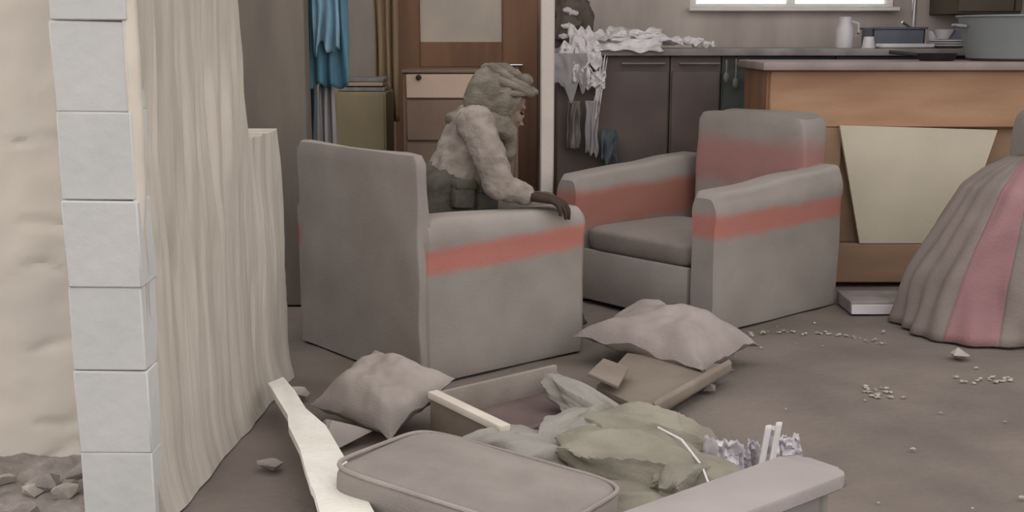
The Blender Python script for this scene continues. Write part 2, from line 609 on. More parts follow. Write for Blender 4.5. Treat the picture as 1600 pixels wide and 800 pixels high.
# ------------------------------------------------------------------ armchairs
def make_armchair(name, label, arm_m, back_m, seat_m, sagseed=0, W=.756, back_y=(-.352, .352), back_h=.775, round_top=.3, back_th=.028, seat_z=.36, cush=True, rise=.016, lift=0):
    h = W / 2
    t = empty(name)
    tag(t, label, 'armchair')
    bm = BM()
    box(bm, -.33, .335, -h + .08, h - .08, .02, seat_z - .06, .012, 2)
    obj('frame', bm, M_UPH, t)
    bm = BM()                                             # seat front apron
    box(bm, .325, .352, -h + .163, h - .163, .015, seat_z - .045, .010, 2)
    obj('front_apron', bm, M_UPH, t)
    bm = BM()
    cushion(bm, .25, h - .166, .065, TRS((.10, 0, seat_z)), e1=.2, e2=.45, amp=.014, freq=5, seed=3 + sagseed)
    obj('seat_cushion', bm, seat_m, t)
    bm = BM()                                             # back: thin slab, flat behind
    yc, yh = (back_y[0] + back_y[1]) / 2, (back_y[1] - back_y[0]) / 2

    def bf(u, v):
        a = 2 * PI * u
        cx, cy = sgnpow(math.cos(a), .13), sgnpow(math.sin(a), .13)
        z = .006 + (back_h + .014) * v
        inset = .02 * max(0, (v - .95) / .05) ** 2
        th = back_th - .004 * v - inset * .3
        wy = yh - .012 * max(0, v - .6) - inset
        x = -.362 + back_th - .006 * v + .008 * nz((cy, v * 2, cx), 2, 4) + th * cx
        drop = round_top * .10 * max(0, abs(cy) - .55) ** 2 * v
        return (x, yc + wy * cy + .005 * nz((cx, v * 3, cy), 2, 6), z - drop + .010 * nz((cy * 1.2, cx, 0), 1.3, 2 + sagseed) * v)
    rows = grid(bm, 56, 28, bf, wrap=True)
    bm.faces.new(rows[0])
    bm.faces.new(rows[-1])
    obj('backrest', bm, back_m, t)
    if cush:                                              # loose cushion against the back
        bm = BM()
        ch = (back_h - .42) / 2
        cushion(bm, .055, min(yh, h) - .165, ch, TRS((-.245, yc * .8, .39 + ch), (0, -3, 0)), e1=.35, e2=.45, amp=.012, freq=5, seed=7 + sagseed, n=48, m=28)
        obj('back_cushion', bm, M_MAUVEC, t)['label'] = 'mauve pink back cushion'
    for s in (-1, 1):
        bm = BM()                                         # arm: slab to the floor with a soft rolled top

        def af(u, v):
            x = -.353 + .716 * v
            a = 2 * PI * u
            ca, sa = sgnpow(math.cos(a), .3), sgnpow(math.sin(a), .3)
            end = .022 * max(0, abs(v - .5) * 2 - .94) / .06
            hz = .295 + lift / 2 - end
            zc = .26 + lift / 2
            y = s * (h - .078 + (.078 - end) * ca)
            z = zc + hz * sa
            if z > .44:                                   # the roll bulges outwards a little
                y += s * .010 * math.sin(min(1, (z - .44) / .11) * PI) * (1 if ca > 0 else -.6)
            z += (rise * (.5 - v) + .012 * nz((v * 3, s, 0), 1, 5 + sagseed)) * max(0, sa)
            y += .006 * nz((x, y, z), 5, 2 + sagseed)
            return (x, y, max(.004, z))
        rows = grid(bm, 52, 26, af, wrap=True)
        bm.faces.new(rows[0])
        bm.faces.new(rows[-1])
        a = obj('arm', bm, arm_m[s > 0] if isinstance(arm_m, tuple) else arm_m, t)
        a['label'] = 'grey dusty arm with a red stripe where the upholstery shows'
    for sx in (-.3, .3):
        for sy in (-h + .08, h - .08):
            boxobj('foot', (sx - .025, sx + .025, sy - .025, sy + .025, 0, .022), M_SHOE, t, bev=.003)
    return t


A1 = math.radians(39.04)
ch1 = make_armchair('armchair', 'grey dusty armchair with a red-striped arm that the person sits in', M_ARM, M_UPH, M_SEAT2, round_top=.1, back_h=.755, W=.82, back_y=(-.405, .37))
cp = Vector((-.287, 3.816, 0)) + .365 * Vector((math.cos(A1), math.sin(A1), 0)) + .378 * Vector((-math.sin(A1), math.cos(A1), 0))   # where the person sits
c1 = Vector((-.287, 3.816, 0)) + .365 * Vector((math.cos(A1), math.sin(A1), 0)) + .41 * Vector((-math.sin(A1), math.cos(A1), 0))
ch1.location = c1 + Vector((-.018, -.045, 0))
ch1.scale = (1.035, 1.03, 1.0)
ch1.rotation_euler = (0, 0, A1)
A2 = math.radians(40.5)
ch2 = make_armchair('armchair', 'empty dusty armchair with pink backrest facing the seated person', (M_ARM3, M_ARM2), M_BACK2, M_SEAT2, 2, W=.94, rise=.06, lift=.03, back_y=(-.25, .36), back_h=.81, round_top=.9, back_th=.075, seat_z=.285, cush=False)
c2 = Vector((.80, 4.465, 0)) + .43 * Vector((math.cos(A2), math.sin(A2), 0)) + .47 * Vector((-math.sin(A2), math.cos(A2), 0))
ch2.location = c2
ch2.scale = (1.18, 1, 1)
ch2.rotation_euler = (0, 0, A2 + PI)

# ------------------------------------------------------------------ pink draped chair at the right
t = empty('draped_chair', (2.03, 4.6, 0))
tag(t, 'chair under a mauve and pink cloth beside the orange sideboard', 'armchair')
bm = BM()
cushion(bm, .085, .27, .45, TRS((.115, 0, .43)), e1=.3, e2=.3, amp=.01, seed=8)
obj('backrest', bm, M_UPH, t)['label'] = 'bare grey backrest'
boxobj('seat', (-.2, .12, -.22, .22, .22, .43), M_UPH, t, bev=.03, seg=3)
for sx in (-.17, .15):
    for sy in (-.19, .19):
        boxobj('leg', (sx - .02, sx + .02, sy - .02, sy + .02, 0, .24), M_CHEST, t)
ZS = [(0, 1), (.22, .85), (.42, .64), (.57, .45), (.63, .29), (.68, .1), (.69, 0)]
YS = [(0, 1), (.22, .93), (.42, .84), (.57, .7), (.63, .55), (.68, .3), (.69, 0)]


def lerp_tab(tab, z):
    for (a, b), (c, d) in zip(tab, tab[1:]):
        if z <= c:
            return b + (d - b) * (z - a) / (c - a)
    return tab[-1][1]


def drape(th0, th1, zt=None):
    def fn(u, v):
        th = th0 + (th1 - th0) * u
        z = .69 * v ** .8
        fx, fy = lerp_tab(ZS, z), lerp_tab(YS, z)
        k = 1 - z / .69
        fold = (.022 * math.sin(th * 6 + 4 * nz((th, z * 2, 0), 1.4, 3)) + .009 * math.sin(th * 21 + 3 * nz((th, z * 3, 2), 1, 1))) * (.15 + k)
        if th < PI / 2:                                   # straight tail on the side towards the camera
            x = .30 * (1 - th / (PI / 2))
            y = -(.36 * fy + fold)
            if th < 0:
                x, y = .3, .36 * fy
            return (x, y, z + .004)
        if th > 1.5 * PI:
            x = .30 * (th - 1.5 * PI) / (PI / 2)
            return (x, .36 * fy + fold, z + .004)
        rx, ry = .47 * fx + fold, .36 * fy + fold
        return (-rx * math.cos(th - PI) ** 1 if False else rx * math.cos(th), -ry * math.sin(th), z + .004)
    return fn


PK0, PK1 = math.radians(114), math.radians(139)
for a, b, m, nm in ((0, PK0, M_MAUVE, 'cover'), (PK0, PK1, M_PINK, 'cover_panel'), (PK1, 2 * PI, M_MAUVE, 'cover')):
    bm = BM()
    grid(bm, max(12, int((b - a) * 34)), 44, drape(a, b))
    o = solid(obj(nm, bm, m, t), .008)
    if nm == 'cover_panel':
        o['label'] = 'pink panel of the cover'

# ------------------------------------------------------------------ person in the armchair (in the armchair's own axes)
P = bpy.data.objects.new
def chain(bm, pts, seg=14):
    """tapered limb: (x,y,z,r) joints, balls joined by cones; remeshed later into one skin"""
    for i, (x, y, z, r) in enumerate(pts):
        bmesh.ops.create_icosphere(bm, subdivisions=3, radius=r, matrix=Matrix.Translation((x, y, z)))
        if i:
            x0, y0, z0, r0 = pts[i - 1]
            tube(bm, [(x0, y0, z0), (x, y, z)], [r0, r], seg)


def ball(bm, M):
    bmesh.ops.create_icosphere(bm, subdivisions=3, radius=1, matrix=M)


def fuse(o, vox, smooth=3, disp=0, dscale=.05):
    m = o.modifiers.new('skin', 'REMESH')
    m.mode = 'VOXEL'
    m.voxel_size = vox
    m.use_smooth_shade = True
    s = o.modifiers.new('soft', 'SMOOTH')
    s.iterations = smooth
    s.factor = .5
    if disp:
        tx = bpy.data.textures.new(o.name + '_folds', 'CLOUDS')
        tx.noise_scale = dscale
        tx.noise_depth = 2
        dm = o.modifiers.new('folds', 'DISPLACE')
        dm.texture = tx
        dm.strength = disp
        dm.texture_coords = 'LOCAL'
        s = o.modifiers.new('soft2', 'SMOOTH')
        s.iterations = 1
    return o


HEAD = TRS((.215, -.06, .912), (0, 0, 0)) @ Euler((0, math.radians(24), math.radians(-14))).to_matrix().to_4x4()


def hp(x, y, z):
    return HEAD @ Vector((x, y, z))


SH_R, SH_L = (.0, -.18, .845), (.19, .10, .835)
EL_R, WR_R = (.005, -.300, .640), (.115, -.325, .597)
EL_L, WR_L = (.20, .215, .63), (.28, .10, .57)
TORSO = [(-.02, .0, .49), (.02, -.01, .60), (.085, -.03, .72), (.09, -.04, .79)]
LAT = Vector((.55, .83, 0))


def torso(bm, radii, side, lo=0, hi=4):
    chain(bm, [(*TORSO[k], radii[k]) for k in range(lo, hi)])
    for sg in (-1, 1):
        chain(bm, [(*(Vector(TORSO[k]) + LAT * sg * .075), radii[k] * side) for k in range(lo, min(hi, 3))])


bm = BM()
ball(bm, HEAD @ TRS((-.012, 0, .03), s=(.096, .076, .092)))           # skull
ball(bm, HEAD @ TRS((.028, 0, -.05), s=(.066, .056, .072)))           # face
ball(bm, HEAD @ TRS((.052, 0, -.098), s=(.030, .032, .024)))          # chin
ball(bm, HEAD @ TRS((.072, 0, .012), s=(.018, .05, .014)))            # brow
tube(bm, [hp(.083, 0, .008), hp(.098, 0, -.02), hp(.108, 0, -.042), hp(.088, 0, -.05)], [.009, .012, .015, .010], 10)   # nose
for s in (-1, 1):
    ball(bm, HEAD @ TRS((.060, s * .038, -.035), s=(.025, .02, .022)))   # cheekbone
    ball(bm, HEAD @ TRS((-.01, s * .077, -.012), (0, 10, 0), s=(.019, .009, .032)))  # ear
ball(bm, HEAD @ TRS((.086, 0, -.066), s=(.012, .024, .006)))          # upper lip
ball(bm, HEAD @ TRS((.083, 0, -.079), s=(.012, .021, .006)))          # lower lip
chain(bm, [(.10, -.04, .82, .062), (.14, -.045, .855, .054), (*hp(-.02, 0, -.04), .055)])    # neck
torso(bm, (.120, .108, .112, .095), .8)
chain(bm, [(*SH_L, .058), (.10, -.04, .82, .072), (*SH_R, .058)])
chain(bm, [(*SH_R, .056), (*EL_R, .042), (*WR_R, .027)])
chain(bm, [(*SH_L, .056), (*EL_L, .042), (*WR_L, .027)])
for s in (-1, 1):
    chain(bm, [(-.03, s * .09, .48, .085), (.20, s * .10, .497, .072), (.40, s * .105, .495, .056), (.43, s * .105, .28, .05), (.44, s * .105, .09, .036), (.52, s * .11, .05, .035)])


def hand(wr, fwd, side, drop, thumb):
    """palm + four bent fingers + thumb; fwd = pointing direction, side = across the knuckles"""
    w, f, sd, dn = Vector(wr), Vector(fwd).normalized(), Vector(side).normalized(), Vector(drop).normalized()
    for k in range(4):
        o = sd * (.030 - .020 * k)
        chain(bm, [(*(w + o * .5), .018), (*(w + f * .05 + o * .9), .0155), (*(w + f * .088 + o), .0125)], 10)
        L = (.038, .043, .041, .032)[k]
        a = w + f * .088 + o
        b = a + (f * .9 + dn * .35 + sd * (.25 - .17 * k)).normalized() * L
        c = b + (f * .35 + dn * .95 + sd * (.12 - .1 * k)).normalized() * L * .72
        e = c + (f * -.1 + dn + sd * (.06 - .05 * k)).normalized() * L * .5
        chain(bm, [(*a, .0105), (*b, .0098), (*c, .0090), (*e, .0078)], 10)
    a = w + f * .025 + sd * thumb * .028
    b = a + (f * .6 + sd * thumb * .9 + dn * .2).normalized() * .04
    c = b + (f * .9 + sd * thumb * .25 + dn * .35).normalized() * .034
    chain(bm, [(*a, .015), (*b, .0115), (*c, .0095)], 10)


hand((.125, -.329, .594), (.55, -.83, -.12), (.83, .55, 0), (.05, -.25, -1), 1)
hand((.29, .09, .566), (.8, -.5, -.05), (.5, .8, 0), (.2, 0, -1), -1)
per = obj('person', bm, M_SKIN, loc=cp, rot=(0, 0, A1))
fuse(per, .0055, 2)
tag(per, 'seated person in dusty clothes and headscarf, right arm laid along the armrest', 'person')

for s in (-1, 1):                                          # eyes under the brow
    bm = BM()
    ball(bm, HEAD @ TRS((.079, s * .028, -.010), s=(.008, .010, .0055)))
    obj('eye', bm, M_EYE, per)
# jacket: torso and both sleeves
bm = BM()
torso(bm, (.134, .124, .128, .108), .82)
chain(bm, [(*SH_L, .072), (.09, -.04, .82, .085), (*SH_R, .070)])
mid = (Vector(SH_R) + Vector(EL_R)) / 2
chain(bm, [(*SH_R, .068), (mid.x, mid.y - .008, mid.z + .004, .060), (*EL_R, .055), (.065, -.314, .614, .046), (.105, -.322, .600, .038)])
chain(bm, [(*SH_L, .070), (*EL_L, .056), (.25, .13, .58, .042)])
j = obj('jacket', bm, M_JACKET, per)
fuse(j, .009, 3, .022, .045)
bm = BM()
TORSO[1] = (.012, -.006, .585)
torso(bm, (.148, .140), .86, 0, 2)
v = obj('vest', bm, M_VEST, per)
fuse(v, .01, 3, .014, .04)
v['label'] = 'dark olive vest'
for (x, z) in ((-.07, .60), (.04, .575)):
    bm = BM()
    box(bm, -.045, .045, -.018, .018, -.05, .05, .012, 2, M=TRS((x, -.19, z), (0, 6, 0)))
    box(bm, -.047, .047, -.024, .020, .02, .054, .008, 2, M=TRS((x, -.19, z), (0, 6, 0)))
    obj('pouch', bm, M_VEST, per)
bm = BM()
chain(bm, [(-.03, -.08, .475, .110), (-.03, .08, .475, .110)])
for s in (-1, 1):
    chain(bm, [(-.03, s * .09, .482, .1), (.20, s * .10, .500, .082), (.40, s * .105, .497, .068), (.43, s * .105, .28, .062), (.44, s * .105, .11, .056)])
fuse(obj('trousers', bm, M_TROUS, per), .010, 3, .015, .05)
for s in (-1, 1):
    bm = BM()
    chain(bm, [(.44, s * .105, .075, .045), (.49, s * .108, .05, .042), (.55, s * .112, .042, .036)])
    box(bm, .39, .59, s * .108 - .042, s * .108 + .042, .008, .03, .01, 2)
    fuse(obj('shoe', bm, M_SHOE, per), .007, 2)
# headscarf: cap, rolls round the brow, jaw wrap and neck swathe
sc = BM()


def scarf(u, v):
    th = 2 * PI * u                                        # round the forward axis; v from nape to face opening
    a = PI * (.02 + .60 * v)
    low = max(0, -math.cos(th))
    r = 1 + .05 * low
    fold = .006 * math.sin(v * 26 + 3 * math.cos(th) + 2 * nz((math.cos(th), math.sin(th), v), 1.4, 2)) + .008 * nz((math.cos(th), math.sin(th), v * 2), 2.2, 6)
    x = -.02 - .122 * math.cos(a)
    s = math.sin(a) ** .8
    return hp(x - .035 * max(0, math.cos(th)) * 0 - .02 * low * v, (.093 + fold) * s * math.sin(th) * r, .008 + (.122 + fold) * s * math.cos(th) * (1 + .12 * low))


rows = grid(sc, 64, 34, scarf, wrap=True)
sc.faces.new(rows[0])
o = solid(obj('headscarf', sc, M_SCARF, per), .010)
for (tilt, z, rx, ry, rr, ph) in ((10, .062, .108, .088, .017, 0), (-4, .085, .098, .080, .018, 1.2), (18, .044, .110, .090, .013, 2.1), (4, .108, .075, .062, .020, .4)):
    bm = BM()
    n = 40
    pts = []
    for k in range(n + 1):
        a = 2 * PI * k / n
        q = 1 + .03 * math.sin(3 * a + ph)
        p = Vector((rx * q * math.cos(a) - .01, ry * q * math.sin(a), z + math.sin(math.radians(tilt)) * rx * math.cos(a) + .008 * math.sin(2 * a + ph)))
        pts.append(HEAD @ p)
    tube(bm, pts, [rr * (1 + .2 * math.sin(5 * k / n * 2 * PI + ph)) for k in range(n + 1)], 10)
    obj('scarf_fold', bm, M_SCARF, per)
bm = BM()
for (cx, cy, cz, rx, ry, rr, tl) in ((.14, -.045, .835, .085, .085, .032, 18), (.125, -.045, .808, .10, .105, .032, 24), (.17, -.05, .835, .07, .075, .028, 40)):
    pts = []
    for k in range(33):
        a = 2 * PI * k / 32
        pts.append((cx + rx * math.cos(a), cy + ry * math.sin(a), cz - math.sin(math.radians(tl)) * rx * math.cos(a) + .008 * math.sin(3 * a)))
    tube(bm, pts, rr, 10)
ball(bm, TRS((.185, -.06, .74), (0, 12, 0), (.055, .10, .10)))           # loose end hanging on the chest
ball(bm, TRS((.165, -.07, .66), (0, 4, 0), (.045, .08, .08)))
fuse(obj('neck_scarf', bm, M_SCARF, per), .008, 3, .02, .035)

def pillow(bm, a, b, T, M, seed=0, n=30, amp=.018, pinch=.10, droop=0):
    """two sewn sheets, corners drawn out, half sizes a, b, thickness T"""
    top, bot = {}, {}
    for i in range(n + 1):
        for k in range(n + 1):
            u, v = 2 * i / n - 1, 2 * k / n - 1
            su, sv = (1 - abs(u) ** 2.6) ** .55, (1 - abs(v) ** 2.6) ** .55
            x = a * u * (1 - pinch * (1 - v * v))
            y = b * v * (1 - pinch * (1 - u * u))
            h = T * su * sv * (1 + .22 * nz((u, v, 0), 1.6, seed))
            w = amp * (nz((u, v, 1), 2.0, seed) + .5 * nz((u, v, 2), 4.5, seed)) - droop * (u * u + .6 * v * v)
            edge = i in (0, n) or k in (0, n)
            p = bm.verts.new(M @ Vector((x, y, h + w)))
            top[i, k] = p
            bot[i, k] = p if edge else bm.verts.new(M @ Vector((x, y, -h * .75 + w)))
    for d in (top, bot):
        for i in range(n):
            for k in range(n):
                bm.faces.new((d[i, k], d[i + 1, k], d[i + 1, k + 1], d[i, k + 1]))


# ------------------------------------------------------------------ pillows and wreckage on the floor
bm = BM()
pillow(bm, .162, .15, .09, TRS((-.388, 3.375, .10), (20, 8, -36)), seed=4, amp=.02)
tag(obj('pillow', bm, M_PILL), 'grey pillow tipped against the rear corner of the occupied armchair', 'pillow')
bm = BM()
pillow(bm, .265, .21, .09, TRS((.555, 4.06, .11), (4, 4, -38)), seed=9, amp=.03, droop=.02)
tag(obj('pillow', bm, M_PILL2), 'large limp pillow on the floor before the empty armchair', 'pillow')

# broken drawer (open top)
t = empty('drawer', (0, 0, 0))
tag(t, 'open broken drawer with purplish brown inside at the armchair foot', 'drawer')
dc = [Vector((-.233, 3.294, 0)), Vector((.14, 3.60, 0)), Vector((.245, 3.29, 0)), Vector((-.017, 2.98, 0))]


def wallseg(name, a, b, z0, z1, th, m, lab=None):
    a, b = Vector(a), Vector(b)
    d = (b - a).normalized()
    n = Vector((-d.y, d.x, 0)) * th / 2
    bm = BM()
    prism(bm, [(*(a + n).xy, z1), (*(a - n).xy, z1), (*(b - n).xy, z1), (*(b + n).xy, z1)], z1 - z0, .003)
    o = obj(name, bm, m, t)
    if lab:
        o['label'] = lab
    return o


wallseg('front_board', dc[3], dc[0], .01, .112, .02, M_CARD)
wallseg('top_lip', dc[3], dc[0], .112, .134, .034, M_BEAD, 'pale top lip')
wallseg('side_board', dc[0], dc[1], .01, .125, .016, M_DRAWER)
wallseg('back_board', dc[1], dc[2], .01, .10, .016, M_DRAWER)
wallseg('side_board', dc[2], dc[3], .01, .10, .016, M_DRAWER_IN)
bm = BM()
prism(bm, [(q.x, q.y, .045) for q in dc], .02, 0)
obj('bottom_board', bm, M_DRAWER_IN, t)
# flattened carton lying half under the limp pillow
t = empty('carton', (0, 0, 0))
tag(t, 'flattened brown carton lying half under the limp pillow', 'carton')
bm = BM()
prism(bm, [(.27, 3.60, .055), (.40, 3.93, .075), (.74, 3.83, .06), (.415, 3.36, .045)], .03, .004)
obj('flap', bm, M_CARD, t)
bm = BM()
prism(bm, [(.425, 3.375, .075), (.735, 3.815, .085), (.742, 3.80, .075), (.432, 3.362, .065)], .03, .003)
obj('edge', bm, M_CARDE, t)['label'] = 'pale torn edge'
bm = BM()
prism(bm, [(.24, 3.56, .11), (.30, 3.70, .12), (.38, 3.66, .10), (.33, 3.50, .085)], .012, .003)
obj('torn_tab', bm, M_CARDE, t)

# heap of fabric
t = empty('crumpled_garment', (.22, 2.92, 0))
tag(t, 'heap of crumpled olive grey clothing on the floor before the drawer', 'clothing')
for (nm, loc, rot, s, seed, m, amp) in (
        ('fold', (-.19, .02, .05), (0, 8, 18), (.16, .13, .075), 1, M_CLOTH2, .4),
        ('fold', (-.03, .12, .06), (0, -6, 40), (.14, .11, .085), 2, M_CLOTH2, .4),
        ('fold', (.12, .10, .085), (6, 6, -12), (.19, .11, .075), 3, M_CLOTH, .35),
        ('fold', (.13, -.10, .07), (10, 8, -22), (.22, .12, .075), 4, M_CLOTH, .35),
        ('fold', (.235, -.14, .05), (0, 12, 60), (.14, .075, .06), 8, M_CLOTH, .4),
        ('sleeve', (.02, .36, .07), (0, 18, -42), (.17, .06, .05), 5, M_CLOTH2, .4),
        ('sleeve', (.0, -.06, .045), (0, 10, -55), (.15, .06, .05), 6, M_CLOTH2, .4),
        ('fold', (.02, -.24, .03), (0, 0, 8), (.2, .10, .045), 7, M_CLOTH, .35)):
    bm = BM()
    crumple(bm, TRS(loc, rot, s), amp * .95, .8, seed, sub=5, flat=-.5, dirn=(.8, 1.5, 1.2))
    obj(nm, bm, m, t)
bm = BM()
tube(bm, [(.16, -.02, .155), (.21, -.10, .15), (.245, -.20, .12), (.26, -.26, .08)], .003, 8)
obj('drawstring', bm, M_PLASTW, t)['label'] = 'thin white cord'

# seat cushion in the foreground
bm = BM()
ax = math.degrees(math.atan2(-.316, .462))
cushion(bm, .31, .20, .062, TRS((-.085, 2.62, .085), (-3, 3, ax + 2)), e1=.3, e2=.45, amp=.012, freq=5, seed=12, n=56)
t = tag(obj('seat_cushion', bm, M_SLAB), 'loose flat grey seat cushion before the heap of clothing', 'cushion')
bm = BM()
Mx = TRS((-.085, 2.62, .085), (-3, 3, ax + 2))
pts = []
for k in range(57):
    th = 2 * PI * k / 56
    pts.append(Mx @ Vector((.304 * sgnpow(math.cos(th), .3), .194 * sgnpow(math.sin(th), .3), .046)))
tube(bm, pts, .006, 8)
obj('piping', bm, M_PILL, t)

# pale snapped plank lying on the rubble by the stub
out = [(-.758, 3.484, .1), (-.722, 3.554, .1), (-.66, 3.40, .1), (-.595, 3.229, .1), (-.558, 3.16, .1), (-.513, 3.082, .1), (-.40, 2.75, .1), (-.299, 2.444, .1), (-.186, 2.106, .1),
       (-.13, 1.9, .1), (-.27, 1.9, .1), (-.298, 2.106, .1), (-.43, 2.461, .1), (-.462, 2.60, .1), (-.478, 2.632, .1), (-.515, 2.76, .1), (-.551, 2.897, .1), (-.618, 3.076, .1), (-.636, 3.171, .1), (-.70, 3.33, .1)]
bm = BM()
prism(bm, [(x + R.uniform(-.003, .003), y, z + .0) for x, y, z in out], .022, .003)
tag(obj('plank', bm, M_PALEWOOD), 'pale snapped plank with a narrow end lying beside the wall stub', 'plank')

# low bench at the lower right
t = empty('bench', (.518, 2.3, 0))
tag(t, 'low lilac grey bench end with rounded corner beside the clothing heap', 'bench')
dv = Vector((-.235, -.19, 0)).normalized()
nv = Vector((-dv.y, dv.x, 0))


def bp(a, b, z):
    q = Vector((.70, 2.40, 0)) + dv * a + nv * b - Vector((.55, 2.3, 0))
    return (q.x, q.y, z)


cor = []
for k in range(7):
    a = PI / 2 + (PI / 2) * k / 6
    cor.append((.05 + .05 * math.cos(a), -.085 + .05 * 0 + (.05 * (math.sin(a) - 1) + 0)))
outl = [bp(.9, -.075, .25)] + [bp(.045 - .045 * math.sin(k * PI / 12), -.03 - .045 * math.cos(k * PI / 12), .25) for k in range(7)] + \
       [bp(.035 - .035 * math.cos(k * PI / 12), .045 + .035 * math.sin(k * PI / 12), .25) for k in range(7)] + [bp(.9, .08, .25)]
bm = BM()
prism(bm, outl, .03, .006)
obj('bench_top', bm, M_BENCH, t)
for a in (.07, .8):
    for b in (-.045, .055):
        bm = BM()
        tube(bm, [bp(a, b, 0), bp(a, b, .222)], .014, 10)
        obj('leg', bm, M_BENCHL, t)
bm = BM()
prism(bm, [bp(.06, .05, .215), bp(.85, .05, .215), bp(.85, .062, .215), bp(.06, .062, .215)], .05, .002)
obj('rail', bm, M_BENCHL, t)

# crinkled plastic packaging standing behind the bench
t = empty('plastic_packaging', (.62, 2.93, 0))
tag(t, 'crinkled translucent plastic packaging standing behind the low bench', 'packaging')
for i in range(9):
    rr = random.Random(40 + i)
    x0, y0 = -.13 + .034 * i + rr.uniform(-.01, .01), -.05 + .022 * i + rr.uniform(-.03, .03)
    ang = rr.uniform(-.9, .9)
    hgt, wd = rr.uniform(.06, .13), rr.uniform(.05, .09)
    bm = BM()
    lean = rr.uniform(-.25, .25)
    grid(bm, 8, 12, lambda u, v: (x0 + (u - .5) * wd * math.cos(ang) * (1 - .3 * v) + lean * v * hgt * .4, y0 + (u - .5) * wd * math.sin(ang) + .012 * math.sin(u * 7 + i) + lean * .3 * v * hgt + .022 * nz((u * 4, v * 6, i), 1), .004 + v * hgt + .012 * v * nz((u * 6, i, 0), 1)))
    solid(obj('fold', bm, M_PLAST, t), .002)
for i, (x, y, h) in enumerate(((.055, .0, .145), (.085, .012, .150))):
    bm = BM()
    grid(bm, 4, 12, lambda u, v: (x + (u - .5) * .016 - .02 * (1 - v), y + .004 * math.sin(u * 3), .005 + v * h))
    solid(obj('strip', bm, M_PLASTW, t), .002)['label'] = 'bright white strip'

# small floor pieces
def lump(name, label, cat, c, r, seed, m, flat=.7, group=None):
    bm = BM()
    rock(bm, (0, 0, 0), r, seed, flat)
    o = obj(name, bm, m, smooth=False, loc=(c[0], c[1], r * flat * .62))
    return tag(o, label, cat, group)


lump('rubble_chunk', 'small tan chunk on the floor beside the carton edge', 'rubble', (.655, 3.72), .028, 3, M_CARDE)
lump('rubble_chunk', 'small white lump on the floor under the hem of the pink cover', 'rubble', (1.63, 4.12), .04, 5, M_RUBBLE2)
lump('rubble_chunk', 'pale plaster lump between the plank and the tipped pillow', 'rubble', (-.50, 3.21), .085, 6, M_PILL, .6)
lump('rubble_chunk', 'grey plaster lump beside the narrow end of the plank', 'rubble', (-.705, 3.62), .045, 12, M_RUBBLE2, .8)
lump('rubble_chunk', 'small grey lump left of the plank near its middle', 'rubble', (-.66, 3.0), .04, 8, M_RUBBLE, .6)
lump('rubble_chunk', 'small pale chip on the floor beside the bench end', 'rubble', (.86, 2.9), .02, 9, M_RUBBLE2)
bm = BM()
prism(bm, [(-.60, 3.44, .05), (-.585, 3.46, .052), (-.515, 3.425, .045), (-.52, 3.41, .043)], .012, .002)
tag(obj('splinter', bm, M_SHOE), 'dark splinter beside the tipped pillow', 'splinter')
for i in range(16):
    rr = random.Random(100 + i)
    x, y = -1.06 - rr.random() * .55, 2.66 + rr.random() * .30
    r = rr.uniform(.02, .048)
    o = lump('rubble_chunk', ('dark grey' if i % 3 else 'pale beige') + ' rubble lump heaped at the foot of the cream wall', 'rubble', (x, y), r, 200 + i, M_RUBBLE if i % 3 else M_RUBBLE2, .7, ('dark' if i % 3 else 'pale') + ' rubble lumps at the foot of the cream wall')
    o.location.z += max(0, (y - 2.66) * .05)
bm = BM()


def heap(u, v):
    x, y = -2.6 + 1.57 * u, 2.5 + .56 * v
    e = min(1, u * 6) if u < .5 else min(1, (1 - u) * 20)
    z = (.03 * v ** 1.2 + .018 * nz((x, y, 0), 8, 2) * min(1, v * 4) + .015 * nz((x, y, 0), 24, 3)) * min(1, v * 3)
    return (x, y, z * e - .004)


grid(bm, 90, 40, heap)
tag(obj('rubble_bed', bm, M_RUBBLE), 'fine grey rubble banked against the cream wall', 'rubble', kind='stuff')
bm = BM()
for i in range(70):
    x, y = R.uniform(.3, 2.3), R.uniform(2.2, 4.7)
    r = R.choice((.004, .005, .006, .009))
    rock(bm, (x, y, r * .4), r, 500 + i, .6)
for i in range(46):                                        # a curved line of swept grit before the sideboard
    a = math.radians(35 + 95 * i / 45)
    r = R.uniform(.005, .011)
    rock(bm, (1.10 + .40 * math.cos(a) + R.uniform(-.03, .03), 4.08 + .42 * math.sin(a) + R.uniform(-.02, .02), r * .4), r, 700 + i, .5)
for i in range(22):
    rock(bm, (1.22 + .06 * R.uniform(-1, 1), 3.70 + .07 * R.uniform(-1, 1), .003), R.uniform(.005, .012), 800 + i, .5)
for i in range(22):
    rock(bm, (1.62 + .09 * R.uniform(-1, 1), 3.84 + .05 * R.uniform(-1, 1), .003), R.uniform(.005, .012), 840 + i, .5)
tag(obj('floor_grit', bm, M_RUBBLE2, smooth=False), 'pale grit and crumbs scattered over the floor', 'debris', kind='stuff')
t = tag(boxobj('flat_carton', (1.43, 1.69, 4.80, 5.02, .004, .06), M_KTOP, bev=.004), 'flat grey carton with white front edge on the floor before the sideboard', 'carton')
boxobj('front_edge', (1.432, 1.68, 4.790, 4.799, .006, .046), M_CHINA, t, bev=.001)['label'] = 'white front edge'

